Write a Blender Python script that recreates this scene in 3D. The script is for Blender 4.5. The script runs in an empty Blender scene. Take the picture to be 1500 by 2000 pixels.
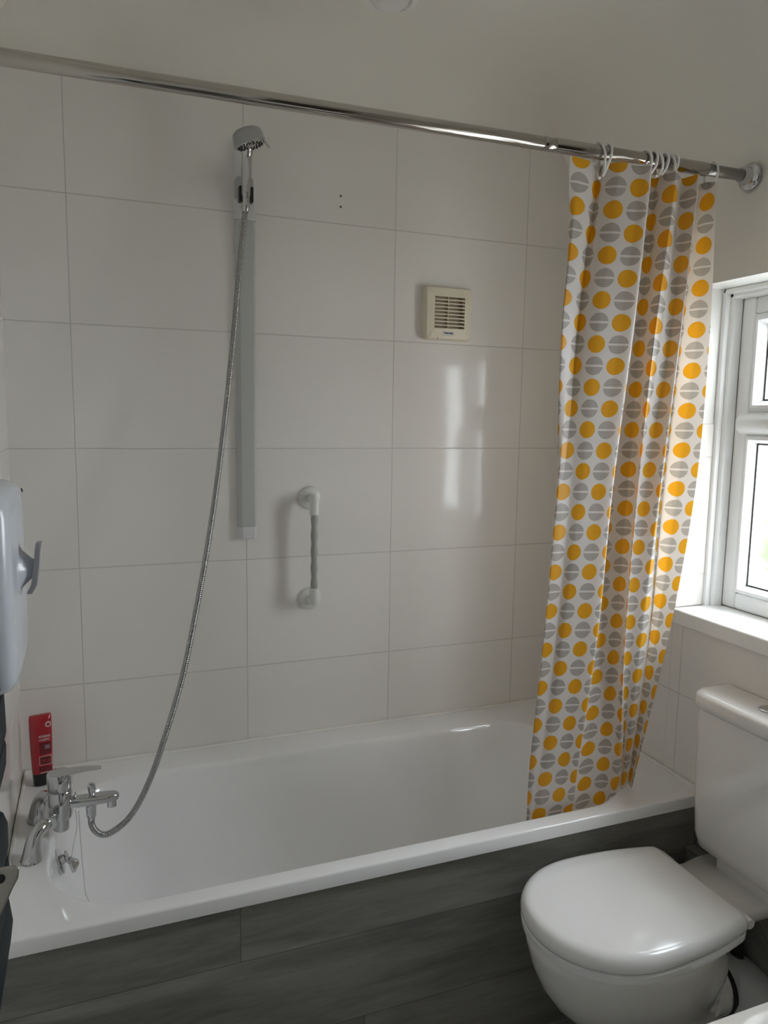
import bpy, bmesh, math, random
from mathutils import Vector, Matrix
random.seed(4)
S = bpy.context.scene
PI = math.pi

# ------------------------------------------------------------------ camera
cam = bpy.data.cameras.new('camera'); co = bpy.data.objects.new('camera', cam)
S.collection.objects.link(co); S.camera = co
F = Vector((0.360753353, 0.924202266, -0.125328334))
Rr = Vector((0.932129469, -0.361814760, 0.014991092))
U = Vector((0.031490840, 0.122230320, 0.992002054))
M = Matrix((Rr, U, -F)).transposed().to_4x4()
M.translation = Vector((0.20429874, -2.1542710, 1.5269464))
co.matrix_world = M
cam.sensor_fit = 'VERTICAL'; cam.sensor_height = 36.0; cam.sensor_width = 27.0
cam.lens = 1457.086 / 2000 * 36
cam.clip_start = 0.01

# ------------------------------------------------------------------ light and exposure
w = bpy.data.worlds.new('overcast_sky'); S.world = w; w.use_nodes = True
bg = w.node_tree.nodes['Background']
bg.inputs[0].default_value = (0.93, 0.95, 1.0, 1); bg.inputs[1].default_value = 9.0
pl = bpy.data.lights.new('window_sky_portal', 'AREA'); pl.shape = 'RECTANGLE'; pl.size = 0.86; pl.size_y = 0.77
pl.cycles.is_portal = True
po = bpy.data.objects.new('window_sky_portal', pl); S.collection.objects.link(po)
po.location = (1.913, -0.981, 1.43); po.rotation_euler = (0, PI/2, 0)
S.view_settings.view_transform = 'Standard'
try: S.view_settings.look = 'None'
except Exception: pass
S.view_settings.gamma = 1; S.view_settings.use_curve_mapping = False
S.view_settings.exposure = 1.05
S.cycles.max_bounces = 14; S.cycles.diffuse_bounces = 8; S.cycles.glossy_bounces = 6; S.cycles.transmission_bounces = 8
S.cycles.use_denoising = True
S.cycles.caustics_reflective = False; S.cycles.caustics_refractive = False

# ------------------------------------------------------------------ materials
def mat(name, col, rough=0.5, metal=0.0, spec=0.5, bump=None, coat=0.0, vary=0.0, vscale=6.0, trans=None):
    m = bpy.data.materials.new(name); m.use_nodes = True
    nt = m.node_tree; b = nt.nodes['Principled BSDF']
    b.inputs['Base Color'].default_value = (*col, 1); b.inputs['Roughness'].default_value = rough
    b.inputs['Metallic'].default_value = metal; b.inputs['Specular IOR Level'].default_value = spec
    b.inputs['Coat Weight'].default_value = coat
    if trans: b.inputs['Transmission Weight'].default_value = trans
    tc = nt.nodes.new('ShaderNodeTexCoord')
    n = nt.nodes.new('ShaderNodeTexNoise'); n.inputs['Scale'].default_value = vscale; n.inputs['Detail'].default_value = 5
    nt.links.new(tc.outputs['Object'], n.inputs['Vector'])
    if vary:
        r = nt.nodes.new('ShaderNodeMapRange'); r.inputs[3].default_value = 1-vary; r.inputs[4].default_value = 1+vary*.4
        mx = nt.nodes.new('ShaderNodeVectorMath'); mx.operation = 'SCALE'; mx.inputs[0].default_value = col
        nt.links.new(n.outputs[0], r.inputs[0]); nt.links.new(r.outputs[0], mx.inputs['Scale'])
        nt.links.new(mx.outputs[0], b.inputs['Base Color'])
    if bump:
        n2 = nt.nodes.new('ShaderNodeTexNoise'); n2.inputs['Scale'].default_value = bump[0]; n2.inputs['Detail'].default_value = 4
        nt.links.new(tc.outputs['Object'], n2.inputs['Vector'])
        bp = nt.nodes.new('ShaderNodeBump'); bp.inputs['Strength'].default_value = bump[1]; bp.inputs['Distance'].default_value = bump[2]
        nt.links.new(n2.outputs[0], bp.inputs['Height']); nt.links.new(bp.outputs[0], b.inputs['Normal'])
    return m

class NT:
    """small helper around a node tree for maths"""
    def __init__(s, nt): s.nt = nt
    def m(s, op, a, b=None, c=None):
        n = s.nt.nodes.new('ShaderNodeMath'); n.operation = op
        for i, v in enumerate((a, b, c)):
            if v is None: continue
            if isinstance(v, (int, float)): n.inputs[i].default_value = v
            else: s.nt.links.new(v, n.inputs[i])
        return n.outputs[0]
    def mix(s, f, a, b):
        n = s.nt.nodes.new('ShaderNodeMix'); n.data_type = 'RGBA'
        if isinstance(f, (int, float)): n.inputs[0].default_value = f
        else: s.nt.links.new(f, n.inputs[0])
        for i, v in ((6, a), (7, b)):
            if isinstance(v, tuple): n.inputs[i].default_value = (*v, 1)
            else: s.nt.links.new(v, n.inputs[i])
        return n.outputs[2]

TW, TH = 0.4548, 0.3255
def tile_mat(name, axis, off, tilecol=(0.80, 0.78, 0.75)):
    m = bpy.data.materials.new(name); m.use_nodes = True; nt = m.node_tree; b = nt.nodes['Principled BSDF']; h = NT(nt)
    g = nt.nodes.new('ShaderNodeNewGeometry'); sp = nt.nodes.new('ShaderNodeSeparateXYZ')
    nt.links.new(g.outputs['Position'], sp.inputs[0])
    u = h.m('DIVIDE', h.m('SUBTRACT', sp.outputs[axis], off), TW)
    v = h.m('DIVIDE', h.m('SUBTRACT', sp.outputs[2], 1.4334), TH)
    def line(t, size):
        fr = h.m('FRACT', h.m('ADD', t, 50.5)); d = h.m('MULTIPLY', h.m('ABSOLUTE', h.m('SUBTRACT', fr, .5)), size)
        mr = nt.nodes.new('ShaderNodeMapRange'); mr.inputs[1].default_value = .0007; mr.inputs[2].default_value = .0018
        nt.links.new(d, mr.inputs[0]); return mr.outputs[0]
    k = h.m('MINIMUM', line(u, TW), line(v, TH))      # 0 in the grout, 1 on the tile
    cell = nt.nodes.new('ShaderNodeTexWhiteNoise'); cb = nt.nodes.new('ShaderNodeCombineXYZ')
    nt.links.new(h.m('FLOOR', u), cb.inputs[0]); nt.links.new(h.m('FLOOR', v), cb.inputs[1]); nt.links.new(cb.outputs[0], cell.inputs[0])
    tone = h.m('MULTIPLY_ADD', cell.outputs[0], .03, .985)
    vm = nt.nodes.new('ShaderNodeVectorMath'); vm.operation = 'SCALE'; vm.inputs[0].default_value = tilecol
    nt.links.new(tone, vm.inputs['Scale'])
    nt.links.new(h.mix(k, (.60, .585, .56), vm.outputs[0]), b.inputs['Base Color'])
    nt.links.new(h.m('MULTIPLY_ADD', k, -.51, .60), b.inputs['Roughness']); b.inputs['Specular IOR Level'].default_value = .24
    n = nt.nodes.new('ShaderNodeTexNoise'); n.inputs['Scale'].default_value = 5.0; n.inputs['Detail'].default_value = 1
    nt.links.new(g.outputs['Position'], n.inputs[0])
    hh = h.m('ADD', h.m('MULTIPLY', k, .0012), h.m('MULTIPLY', n.outputs[0], .0016))
    bp = nt.nodes.new('ShaderNodeBump'); bp.inputs['Strength'].default_value = .6; bp.inputs['Distance'].default_value = 1.0
    nt.links.new(hh, bp.inputs['Height']); nt.links.new(bp.outputs[0], b.inputs['Normal'])
    return m
M_tile_b = tile_mat('white_gloss_tile_back', 0, 0.1592)
M_tile_r = tile_mat('white_gloss_tile_right', 1, -0.602)
M_tile_l = tile_mat('white_gloss_tile_left', 1, -0.20)
M_paint = mat('matt_ceiling_paint', (.84, .82, .765), .75, spec=.3, bump=(9, .25, .01), vary=.03, vscale=2)
M_white_paint = mat('white_gloss_paint', (.84, .84, .82), .35, bump=(14, .15, .004))
M_upvc = mat('white_window_plastic', (.86, .87, .87), .28)
M_acryl = mat('white_bath_acrylic', (.82, .82, .82), .09, coat=.3)
M_ceramic = mat('white_glazed_ceramic', (.83, .82, .80), .07, coat=.4)
M_seat = mat('white_seat_plastic', (.86, .86, .86), .14)
M_chrome = mat('polished_chrome', (.56, .565, .575), .07, metal=1)
M_chrome_soft = mat('satin_chrome', (.60, .60, .60), .22, metal=1)
M_steel_rod = mat('polished_steel', (.44, .415, .38), .12, metal=1)
M_dark_steel = mat('dark_steel', (.30, .29, .27), .3, metal=1)
M_hose = mat('chrome_hose', (.36, .36, .36), .24, metal=1)
M_rail = mat('grey_rail_plastic', (.50, .52, .51), .4)
M_railcap = mat('pale_grey_plastic', (.66, .67, .68), .35)
M_black = mat('black_plastic', (.012, .012, .012), .35)
M_nozzle = mat('black_rubber', (.01, .01, .01), .6)
M_silver_plastic = mat('grey_silver_plastic', (.40, .41, .42), .35, metal=.4)
M_grab = mat('white_ribbed_plastic', (.70, .71, .69), .3)
M_grabbar = mat('grey_grab_grip', (.36, .37, .355), .35)
M_cream = mat('cream_fan_plastic', (.74, .68, .55), .45)
M_cream_dark = mat('fan_shutter_plastic', (.42, .34, .25), .55)
M_sealant = mat('white_silicone', (.82, .81, .77), .35)
M_anthracite = mat('anthracite_enamel', (.011, .016, .018), .65, spec=.2)
M_brushed = mat('brushed_metal', (.45, .44, .41), .38, metal=1, bump=(200, .1, .001))
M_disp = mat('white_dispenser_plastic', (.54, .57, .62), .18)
M_greyplastic = mat('grey_lever_plastic', (.33, .33, .34), .3)
M_redgel = mat('red_shower_gel_bottle', (.42, .018, .03), .16, coat=.3)
M_ink = mat('black_label_ink', (.01, .01, .012), .5)
M_white_ink = mat('pink_white_label_ink', (.72, .55, .56), .5)
M_dark_red = mat('dark_red_label_ink', (.16, .008, .015), .4)
M_blue_ink = mat('dark_blue_ink', (.015, .05, .16), .5)
M_pvcpipe = mat('white_waste_pipe', (.50, .52, .53), .35)
M_ring = mat('white_ring_plastic', (.80, .80, .78), .3)
M_outrender = mat('cream_outside_render', (.68, .64, .55), .8, bump=(60, .3, .004))
M_green = mat('hedge_green', (.05, .10, .03), .9)

def glass_mat():
    m = bpy.data.materials.new('clear_window_glass'); m.use_nodes = True; nt = m.node_tree; nt.nodes.clear()
    o = nt.nodes.new('ShaderNodeOutputMaterial'); t = nt.nodes.new('ShaderNodeBsdfTransparent'); g = nt.nodes.new('ShaderNodeBsdfGlossy')
    g.inputs['Roughness'].default_value = .02; t.inputs[0].default_value = (.93, .95, .95, 1)
    gm = nt.nodes.new('ShaderNodeNewGeometry'); dp = nt.nodes.new('ShaderNodeVectorMath'); dp.operation = 'DOT_PRODUCT'
    nt.links.new(gm.outputs['Incoming'], dp.inputs[0]); nt.links.new(gm.outputs['Normal'], dp.inputs[1]); h = NT(nt)
    c = h.m('SUBTRACT', 1.0, h.m('ABSOLUTE', dp.outputs['Value'])); f = h.m('MULTIPLY_ADD', h.m('POWER', c, 5.0), .9, .04)
    x = nt.nodes.new('ShaderNodeMixShader'); nt.links.new(f, x.inputs[0]); nt.links.new(t.outputs[0], x.inputs[1]); nt.links.new(g.outputs[0], x.inputs[2]); nt.links.new(x.outputs[0], o.inputs[0])
    return m
M_glass = glass_mat()

def vinyl_mat():
    """grey wood-effect planks: 0.208 m high rows on the bath panel, staggered butt joints, streaky grain"""
    m = bpy.data.materials.new('grey_wood_vinyl_plank'); m.use_nodes = True; nt = m.node_tree; b = nt.nodes['Principled BSDF']; h = NT(nt)
    g = nt.nodes.new('ShaderNodeNewGeometry'); sp = nt.nodes.new('ShaderNodeSeparateXYZ'); nt.links.new(g.outputs['Position'], sp.inputs[0])
    zy = h.m('SUBTRACT', sp.outputs[2], h.m('ADD', sp.outputs[1], .70))
    row = h.m('DIVIDE', h.m('SUBTRACT', zy, .388-.208*4), .208); fl = h.m('FLOOR', row)
    u = h.m('DIVIDE', h.m('SUBTRACT', sp.outputs[0], h.m('ADD', .461, h.m('MULTIPLY', h.m('SUBTRACT', fl, 4), .47))), 1.22)
    cb = nt.nodes.new('ShaderNodeCombineXYZ'); nt.links.new(h.m('FLOOR', h.m('ADD', u, 20)), cb.inputs[0]); nt.links.new(fl, cb.inputs[1])
    wn = nt.nodes.new('ShaderNodeTexWhiteNoise'); nt.links.new(cb.outputs[0], wn.inputs[0])
    v2 = nt.nodes.new('ShaderNodeCombineXYZ'); nt.links.new(h.m('ADD', h.m('MULTIPLY', sp.outputs[0], 1.5), h.m('MULTIPLY', wn.outputs[0], 9)), v2.inputs[0])
    nt.links.new(h.m('MULTIPLY', zy, 11), v2.inputs[1])
    n = nt.nodes.new('ShaderNodeTexNoise'); n.inputs['Scale'].default_value = 1.6; n.inputs['Detail'].default_value = 7; n.inputs['Distortion'].default_value = .8
    nt.links.new(v2.outputs[0], n.inputs['Vector'])
    n3 = nt.nodes.new('ShaderNodeTexNoise'); n3.inputs['Scale'].default_value = 12; n3.inputs['Detail'].default_value = 6; nt.links.new(v2.outputs[0], n3.inputs['Vector'])
    val = h.m('ADD', h.m('ADD', h.m('MULTIPLY', h.m('SUBTRACT', n.outputs[0], .5), 1.15), h.m('MULTIPLY', h.m('SUBTRACT', n3.outputs[0], .5), .35)), h.m('MULTIPLY_ADD', wn.outputs[0], .30, .35))
    cr = nt.nodes.new('ShaderNodeValToRGB'); cr.color_ramp.elements[0].position = 0.1; cr.color_ramp.elements[0].color = (.10, .098, .088, 1)
    cr.color_ramp.elements[1].position = .9; cr.color_ramp.elements[1].color = (.33, .325, .30, 1)
    nt.links.new(val, cr.inputs[0])
    def ln(t, s):
        d = h.m('MULTIPLY', h.m('ABSOLUTE', h.m('SUBTRACT', h.m('FRACT', h.m('ADD', t, 50.5)), .5)), s)
        return h.m('LESS_THAN', d, .0009)
    k = h.m('MAXIMUM', ln(row, .208), ln(u, 1.22))
    nt.links.new(h.mix(h.m('MULTIPLY', k, .6), cr.outputs[0], (.02, .019, .017)), b.inputs['Base Color'])
    b.inputs['Roughness'].default_value = .48
    bp = nt.nodes.new('ShaderNodeBump'); bp.inputs['Strength'].default_value = .15; bp.inputs['Distance'].default_value = .002
    nt.links.new(n3.outputs[0], bp.inputs['Height']); nt.links.new(bp.outputs[0], b.inputs['Normal'])
    return m
M_vinyl = vinyl_mat()

def curtain_mat():
    """white sheet with a checker of yellow dots and grey dots that carry a white bar; UV is in dot pitches"""
    m = bpy.data.materials.new('dotted_shower_curtain'); m.use_nodes = True; nt = m.node_tree; nt.nodes.clear(); h = NT(nt)
    o = nt.nodes.new('ShaderNodeOutputMaterial'); uv = nt.nodes.new('ShaderNodeUVMap'); uv.uv_map = 'UVMap'
    sp = nt.nodes.new('ShaderNodeSeparateXYZ'); nt.links.new(uv.outputs[0], sp.inputs[0])
    u, v = h.m('ADD', sp.outputs[0], 100.0), h.m('ADD', sp.outputs[1], 100.0)
    iu, iv = h.m('ROUND', u), h.m('ROUND', v)
    du, dv = h.m('SUBTRACT', u, iu), h.m('SUBTRACT', v, iv)
    r = h.m('SQRT', h.m('ADD', h.m('MULTIPLY', du, du), h.m('MULTIPLY', dv, dv)))
    par = h.m('MODULO', h.m('ADD', iu, iv), 2.0)          # 0 grey, 1 yellow
    ry = h.m('LESS_THAN', r, .405); rg = h.m('LESS_THAN', r, .435)
    bar = h.m('GREATER_THAN', h.m('ABSOLUTE', dv), .048)
    yel = h.m('MULTIPLY', ry, h.m('GREATER_THAN', par, .5))
    gry = h.m('MULTIPLY', h.m('MULTIPLY', rg, h.m('LESS_THAN', par, .5)), bar)
    hatch = h.m('MULTIPLY_ADD', h.m('SINE', h.m('MULTIPLY', v, 55.0)), .015, .45)
    gc = nt.nodes.new('ShaderNodeCombineXYZ')
    for i, s in enumerate((1.0, .99, .955)): nt.links.new(h.m('MULTIPLY', hatch, s), gc.inputs[i])
    c = h.mix(yel, h.mix(gry, (.75, .75, .76), gc.outputs[0]), (.78, .40, .022))
    d = nt.nodes.new('ShaderNodeBsdfPrincipled'); d.inputs['Roughness'].default_value = .38; d.inputs['Specular IOR Level'].default_value = .35
    t = nt.nodes.new('ShaderNodeBsdfTranslucent'); x = nt.nodes.new('ShaderNodeMixShader'); x.inputs[0].default_value = .42
    nt.links.new(c, d.inputs['Base Color'])
    warm = nt.nodes.new('ShaderNodeMix'); warm.data_type = 'RGBA'; warm.blend_type = 'MULTIPLY'; warm.inputs[0].default_value = 1
    nt.links.new(c, warm.inputs[6]); warm.inputs[7].default_value = (1.0, .85, .68, 1)
    nt.links.new(warm.outputs[2], t.inputs[0])
    tc = nt.nodes.new('ShaderNodeTexCoord'); n = nt.nodes.new('ShaderNodeTexNoise'); n.inputs['Scale'].default_value = 14; n.inputs['Detail'].default_value = 3
    nt.links.new(tc.outputs['Object'], n.inputs[0]); bp = nt.nodes.new('ShaderNodeBump'); bp.inputs['Strength'].default_value = .35; bp.inputs['Distance'].default_value = .006
    nt.links.new(n.outputs[0], bp.inputs['Height']); nt.links.new(bp.outputs[0], d.inputs['Normal'])
    nt.links.new(d.outputs[0], x.inputs[1]); nt.links.new(t.outputs[0], x.inputs[2]); nt.links.new(x.outputs[0], o.inputs[0])
    return m
M_curtain = curtain_mat()

# ------------------------------------------------------------------ mesh helpers
def obj(name, bm, m, parent=None, smooth=None, bevel=0, seg=3, uvdone=False):
    bmesh.ops.recalc_face_normals(bm, faces=bm.faces) if not uvdone else None
    me = bpy.data.meshes.new(name); bm.to_mesh(me); bm.free()
    o = bpy.data.objects.new(name, me); S.collection.objects.link(o)
    for mm in (m if isinstance(m, (list, tuple)) else [m]): me.materials.append(mm)
    if parent: o.parent = parent
    if bevel:
        b = o.modifiers.new('bevel', 'BEVEL'); b.width = bevel; b.segments = seg; b.limit_method = 'ANGLE'; b.angle_limit = .6
        b.harden_normals = False
    if smooth or bevel:
        for p in me.polygons: p.use_smooth = True
        ang = smooth if isinstance(smooth, float) else .7
        me.set_sharp_from_angle(angle=ang) if not bevel else None
        if bevel:
            wn = o.modifiers.new('wn', 'WEIGHTED_NORMAL'); wn.keep_sharp = True
    return o
def empty(name, loc, label=None, cat=None, group=None):
    o = bpy.data.objects.new(name, None); S.collection.objects.link(o); o.location = loc; o.empty_display_size = .05
    if label: tag(o, label, cat, group)
    return o
def tag(o, label, cat, group=None):
    o['label'] = label; o['category'] = cat
    if group: o['group'] = group
    return o
def struct(o): o['kind'] = 'structure'; return o
def lab(o, l): o['label'] = l; return o
def setp(child, parent):
    child.parent = parent; child.matrix_parent_inverse = Matrix.Translation(parent.location).inverted()
    return child
def box(bm, x0, x1, y0, y1, z0, z1):
    vs = [bm.verts.new((x, y, z)) for z in (z0, z1) for y in (y0, y1) for x in (x0, x1)]
    for f in ((0,1,3,2),(4,6,7,5),(0,4,5,1),(2,3,7,6),(0,2,6,4),(1,5,7,3)): bm.faces.new([vs[i] for i in f])
def loft(bm, rings, closed=True, cap0=True, cap1=True):
    R = [[bm.verts.new(p) for p in r] for r in rings]; n = len(R[0])
    for a, b in zip(R, R[1:]):
        for i in range(n if closed else n-1):
            j = (i+1) % n
            try: bm.faces.new((a[i], a[j], b[j], b[i]))
            except ValueError: pass
    if cap0: bm.faces.new(R[0][::-1])
    if cap1: bm.faces.new(R[-1])
    return R
def frame(t, ref=Vector((0,0,1))):
    t = t.normalized()
    if abs(t.dot(ref)) > .95: ref = Vector((0,1,0))
    a = t.cross(ref).normalized(); return a, t.cross(a).normalized()
def tube(bm, pts, r, n=16, caps=True):
    pts = [Vector(p) for p in pts]; N = len(pts)
    rs = r if isinstance(r, (list, tuple)) else [r]*N
    rings = []; a = None
    for i, p in enumerate(pts):
        t = (pts[min(i+1, N-1)] - pts[max(i-1, 0)]).normalized()
        if a is None: a, b = frame(t)
        else:
            a = (a - t*a.dot(t)).normalized(); b = t.cross(a)
        rings.append([p + (a*math.cos(2*PI*k/n) + b*math.sin(2*PI*k/n))*rs[i] for k in range(n)])
    loft(bm, rings, True, caps, caps)
def lathe(bm, c, axis, prof, n=32):
    """prof: list of (distance along axis, radius)"""
    c = Vector(c); axis = Vector(axis).normalized(); a, b = frame(axis)
    rings = [[c + axis*h + (a*math.cos(2*PI*k/n) + b*math.sin(2*PI*k/n))*max(r, 1e-5) for k in range(n)] for h, r in prof]
    loft(bm, rings)
def rrect(x0, x1, y0, y1, r, z, n=8, zf=None):
    out = []
    rr = r if isinstance(r, (list, tuple)) else (r,)*4
    for (cx, cy, a0, q) in ((x1, y1, 0, 0), (x0, y1, 90, 1), (x0, y0, 180, 2), (x1, y0, 270, 3)):
        R_ = rr[q]; sx = -1 if cx == x1 else 1; sy = -1 if cy == y1 else 1
        for k in range(n+1):
            a = math.radians(a0 + 90*k/n)
            out.append(Vector((cx + sx*R_ + R_*math.cos(a), cy + sy*R_ + R_*math.sin(a), z)))
    return out
def catmull(P, sub):
    P = [Vector(p) for p in P]; out = []
    for i in range(len(P)-1):
        p0, p1, p2, p3 = P[max(i-1,0)], P[i], P[i+1], P[min(i+2,len(P)-1)]
        for k in range(sub):
            t = k/sub
            out.append(.5*((2*p1) + (p2-p0)*t + (2*p0-5*p1+4*p2-p3)*t*t + (3*p1-p0-3*p2+p3)*t**3))
    out.append(P[-1]); return out
def cardinal(P, sub, k):
    P = [Vector(p) for p in P]; out = []
    for i in range(len(P)-1):
        p0, p1, p2, p3 = P[max(i-1,0)], P[i], P[i+1], P[min(i+2,len(P)-1)]
        m1, m2 = (p2-p0)*k, (p3-p1)*k
        for q in range(sub):
            t = q/sub
            out.append(p1*(2*t**3-3*t**2+1) + m1*(t**3-2*t**2+t) + p2*(3*t**2-2*t**3) + m2*(t**3-t**2))
    out.append(P[-1]); return out
def text_obj(name, s, m, loc, R3, size, parent, width=None, depth=.0003, align='CENTER'):
    cu = bpy.data.curves.new(name, 'FONT'); cu.body = s; cu.size = size; cu.align_x = align; cu.align_y = 'CENTER'; cu.extrude = depth; cu.offset = size*.02
    t = bpy.data.objects.new(name, cu); S.collection.objects.link(t)
    dg = bpy.context.evaluated_depsgraph_get(); me = bpy.data.meshes.new_from_object(t.evaluated_get(dg))
    bpy.data.objects.remove(t); bpy.data.curves.remove(cu)
    xs = [v.co.x for v in me.vertices]
    sc = width/(max(xs)-min(xs)) if width else 1
    X = Matrix.Translation(Vector(loc)) @ R3.to_4x4() @ Matrix.Diagonal((sc, 1, 1, 1))
    me.transform(X); me.materials.clear(); me.materials.append(m)
    o = bpy.data.objects.new(name, me); S.collection.objects.link(o); setp(o, parent); return o

# ------------------------------------------------------------------ room shell
RX = 1.70; YR = -2.50; ZC = 2.536
ZB, RHB = 2.405, .17            # back/left/rear cove starts here
ZR, RHR = 2.116, .247           # cove over the window wall starts lower
bm = bmesh.new(); box(bm, -.12, RX+.25, YR-.12, .12, -.12, 0); fl = struct(obj('floor', bm, M_vinyl))
bm = bmesh.new(); box(bm, -.12, RX+.22, .006, .12, 0, ZC+.1); wb = struct(obj('wall_back', bm, M_paint))
bm = bmesh.new(); box(bm, 0, RX, 0, .006, .5, ZB+.004); obj('tile_cladding', bm, M_tile_b, wb)
bm = bmesh.new(); box(bm, -.12, -.006, YR, .006, 0, ZC+.1); wl = struct(obj('wall_left', bm, M_paint))
bm = bmesh.new(); box(bm, -.006, 0, YR, 0, 0, ZB); obj('tile_cladding', bm, M_tile_l, wl)
bm = bmesh.new(); box(bm, -.12, RX+.22, YR-.12, YR, 0, ZC+.1); wr_ = struct(obj('wall_rear', bm, M_white_paint))
# window wall with its opening
WY0, WY1, WZ0, WZ1 = -1.40, -.562, 1.00, 1.885
bm = bmesh.new()
XO = RX+.215
box(bm, RX, XO-.065, YR, WY0, 0, ZC+.1); box(bm, RX, XO-.065, WY1, .006, 0, ZC+.1)
box(bm, RX, XO-.065, WY0, WY1, 0, WZ0-.0225); box(bm, RX, XO-.065, WY0, WY1, WZ1, ZC+.1)
wr = struct(obj('wall_right', bm, M_paint))
OY0, OY1, OZ0, OZ1 = WY0+.055, WY1-.055, WZ0+.02, WZ1-.045
bm = bmesh.new()
box(bm, XO-.065, XO-.005, YR, OY0, 0, ZC+.1); box(bm, XO-.065, XO-.005, OY1, .006, 0, ZC+.1)
box(bm, XO-.065, XO-.005, OY0, OY1, 0, OZ0); box(bm, XO-.065, XO-.005, OY0, OY1, OZ1, ZC+.1)
obj('outer_render', bm, M_outrender, wr)
ZT = 1.523
bm = bmesh.new()
box(bm, RX-.006, RX, WY1, 0, .5, ZT); box(bm, RX-.006, RX, YR, WY1, .42, WZ0-.022); box(bm, RX-.006, RX, YR, WY0-.04, WZ0-.022, ZT)
obj('tile_cladding', bm, M_tile_r, wr, bevel=.001, seg=1)
bm = bmesh.new(); box(bm, RX-.006, RX+.104, WY1-.007, WY1, WZ0+.019, ZT)
tj = tile_mat('white_gloss_tile_jamb', 0, 1.60); obj('jamb_tiles', bm, tj, wr, bevel=.001, seg=1)
bm = bmesh.new(); box(bm, RX-.001, RX+.15, WY0, WY1, WZ1-.004, WZ1); box(bm, RX+.0, RX+.15, WY1-.003, WY1, ZT, WZ1-.004); box(bm, RX, RX+.15, WY0, WY0+.003, ZT, WZ1-.004)
obj('reveal_lining', bm, M_white_paint, wr)
# low boxing along the window wall, clad in the same planks
bm = bmesh.new(); box(bm, RX-.05, RX, YR, -.71, 0, .40); struct(obj('trim_1', bm, M_vinyl))

# coved ceiling
def cove_inset(z, z0, rh):
    if z <= z0: return 0.0
    s = min(1.0, (z-z0)/(ZC-z0)); return rh*(1-math.sqrt(max(0, 1-s*s)))
zs = [ZR + (ZC-ZR)*math.sin(PI/2*k/40) for k in range(41)]
zs = sorted(set([round(z, 5) for z in zs] + [ZB] + [round(ZB+(ZC-ZB)*math.sin(PI/2*k/16), 5) for k in range(17)]))
bm = bmesh.new()
def rect(z):
    a, b = cove_inset(z, ZB, RHB), cove_inset(z, ZR, RHR)
    return a, RX-b, YR+a, -a       # x0 x1 y0 y1
def strip(pairs):
    vs = [(bm.verts.new(p), bm.verts.new(q)) for p, q in pairs]
    for (a, b), (c, d) in zip(vs, vs[1:]): bm.faces.new((a, b, d, c))
up = [z for z in zs if z >= ZB]
strip([((rect(z)[1], rect(z)[2], z), (rect(z)[1], rect(z)[3], z)) for z in zs])
strip([((rect(z)[0], rect(z)[3], z), (rect(z)[1], rect(z)[3], z)) for z in up])
strip([((rect(z)[0], rect(z)[2], z), (rect(z)[0], rect(z)[3], z)) for z in up])
strip([((rect(z)[0], rect(z)[2], z), (rect(z)[1], rect(z)[2], z)) for z in up])
x0, x1, y0, y1 = rect(ZC)
bm.faces.new([bm.verts.new(p) for p in ((x0,y0,ZC),(x1,y0,ZC),(x1,y1,ZC),(x0,y1,ZC))])
me = bpy.data.meshes.new('ceiling'); bm.normal_update(); bm.to_mesh(me); bm.free(); me.materials.append(M_paint)
for p in me.polygons: p.use_smooth = True
ce = bpy.data.objects.new('ceiling', me); S.collection.objects.link(ce); struct(ce)
sl = ce.modifiers.new('thickness', 'SOLIDIFY'); sl.thickness = .0; ce.modifiers.remove(sl)
bm = bmesh.new(); box(bm, -.12, RX+.22, YR-.12, .12, ZC+.004, ZC+.12); obj('ceiling_slab', bm, M_paint, ce)

# unseen closed door in the rear wall, made dark for reflections in the chrome
bm = bmesh.new(); box(bm, .80, 1.56, YR, YR+.035, 0, 2.0); d1 = struct(obj('door_1', bm, mat('door_dark_for_chrome', (.06, .045, .035), .4), bevel=.003))
bm = bmesh.new(); box(bm, .74, .80, YR, YR+.045, 0, 2.06); box(bm, 1.56, 1.62, YR, YR+.045, 0, 2.06); box(bm, .80, 1.56, YR, YR+.045, 2.0, 2.06); struct(obj('trim_2', bm, M_white_paint, bevel=.004))

# ------------------------------------------------------------------ window
win = struct(empty('window_1', (RX+.17, (WY0+WY1)/2, WZ0)))
def wpart(name, bm, m, **k): o = obj(name, bm, m, **k); return setp(o, win)
FX0, FX1 = RX+.135, RX+.195        # frame depth range
def rframe(bm, x0, x1, ya, yb, za, zb, t):
    box(bm, x0, x1, ya, ya+t, za, zb); box(bm, x0, x1, yb-t, yb, za, zb)
    box(bm, x0, x1, ya+t, yb-t, za, za+t); box(bm, x0, x1, ya+t, yb-t, zb-t, zb)
fy0, fy1, fz0, fz1 = WY0+.028, WY1-.028, WZ0+.02, WZ1-.028
bm = bmesh.new(); rframe(bm, FX0, FX1, fy0, fy1, fz0, fz1, .045)
MY = -.985
box(bm, FX0, FX1, MY-.03, MY+.03, fz0+.045, fz1-.045)
box(bm, FX0-.004, FX1, MY+.03, fy1-.045, 1.496, 1.556)
wpart('frame', bm, M_upvc, bevel=.007)
# rounded bull-nosed transom front
bm = bmesh.new(); tube(bm, [(FX0+.002, MY+.03, 1.526), (FX0+.002, fy1-.03, 1.526)], .028, 20); wpart('transom', bm, M_upvc, smooth=True)
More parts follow.
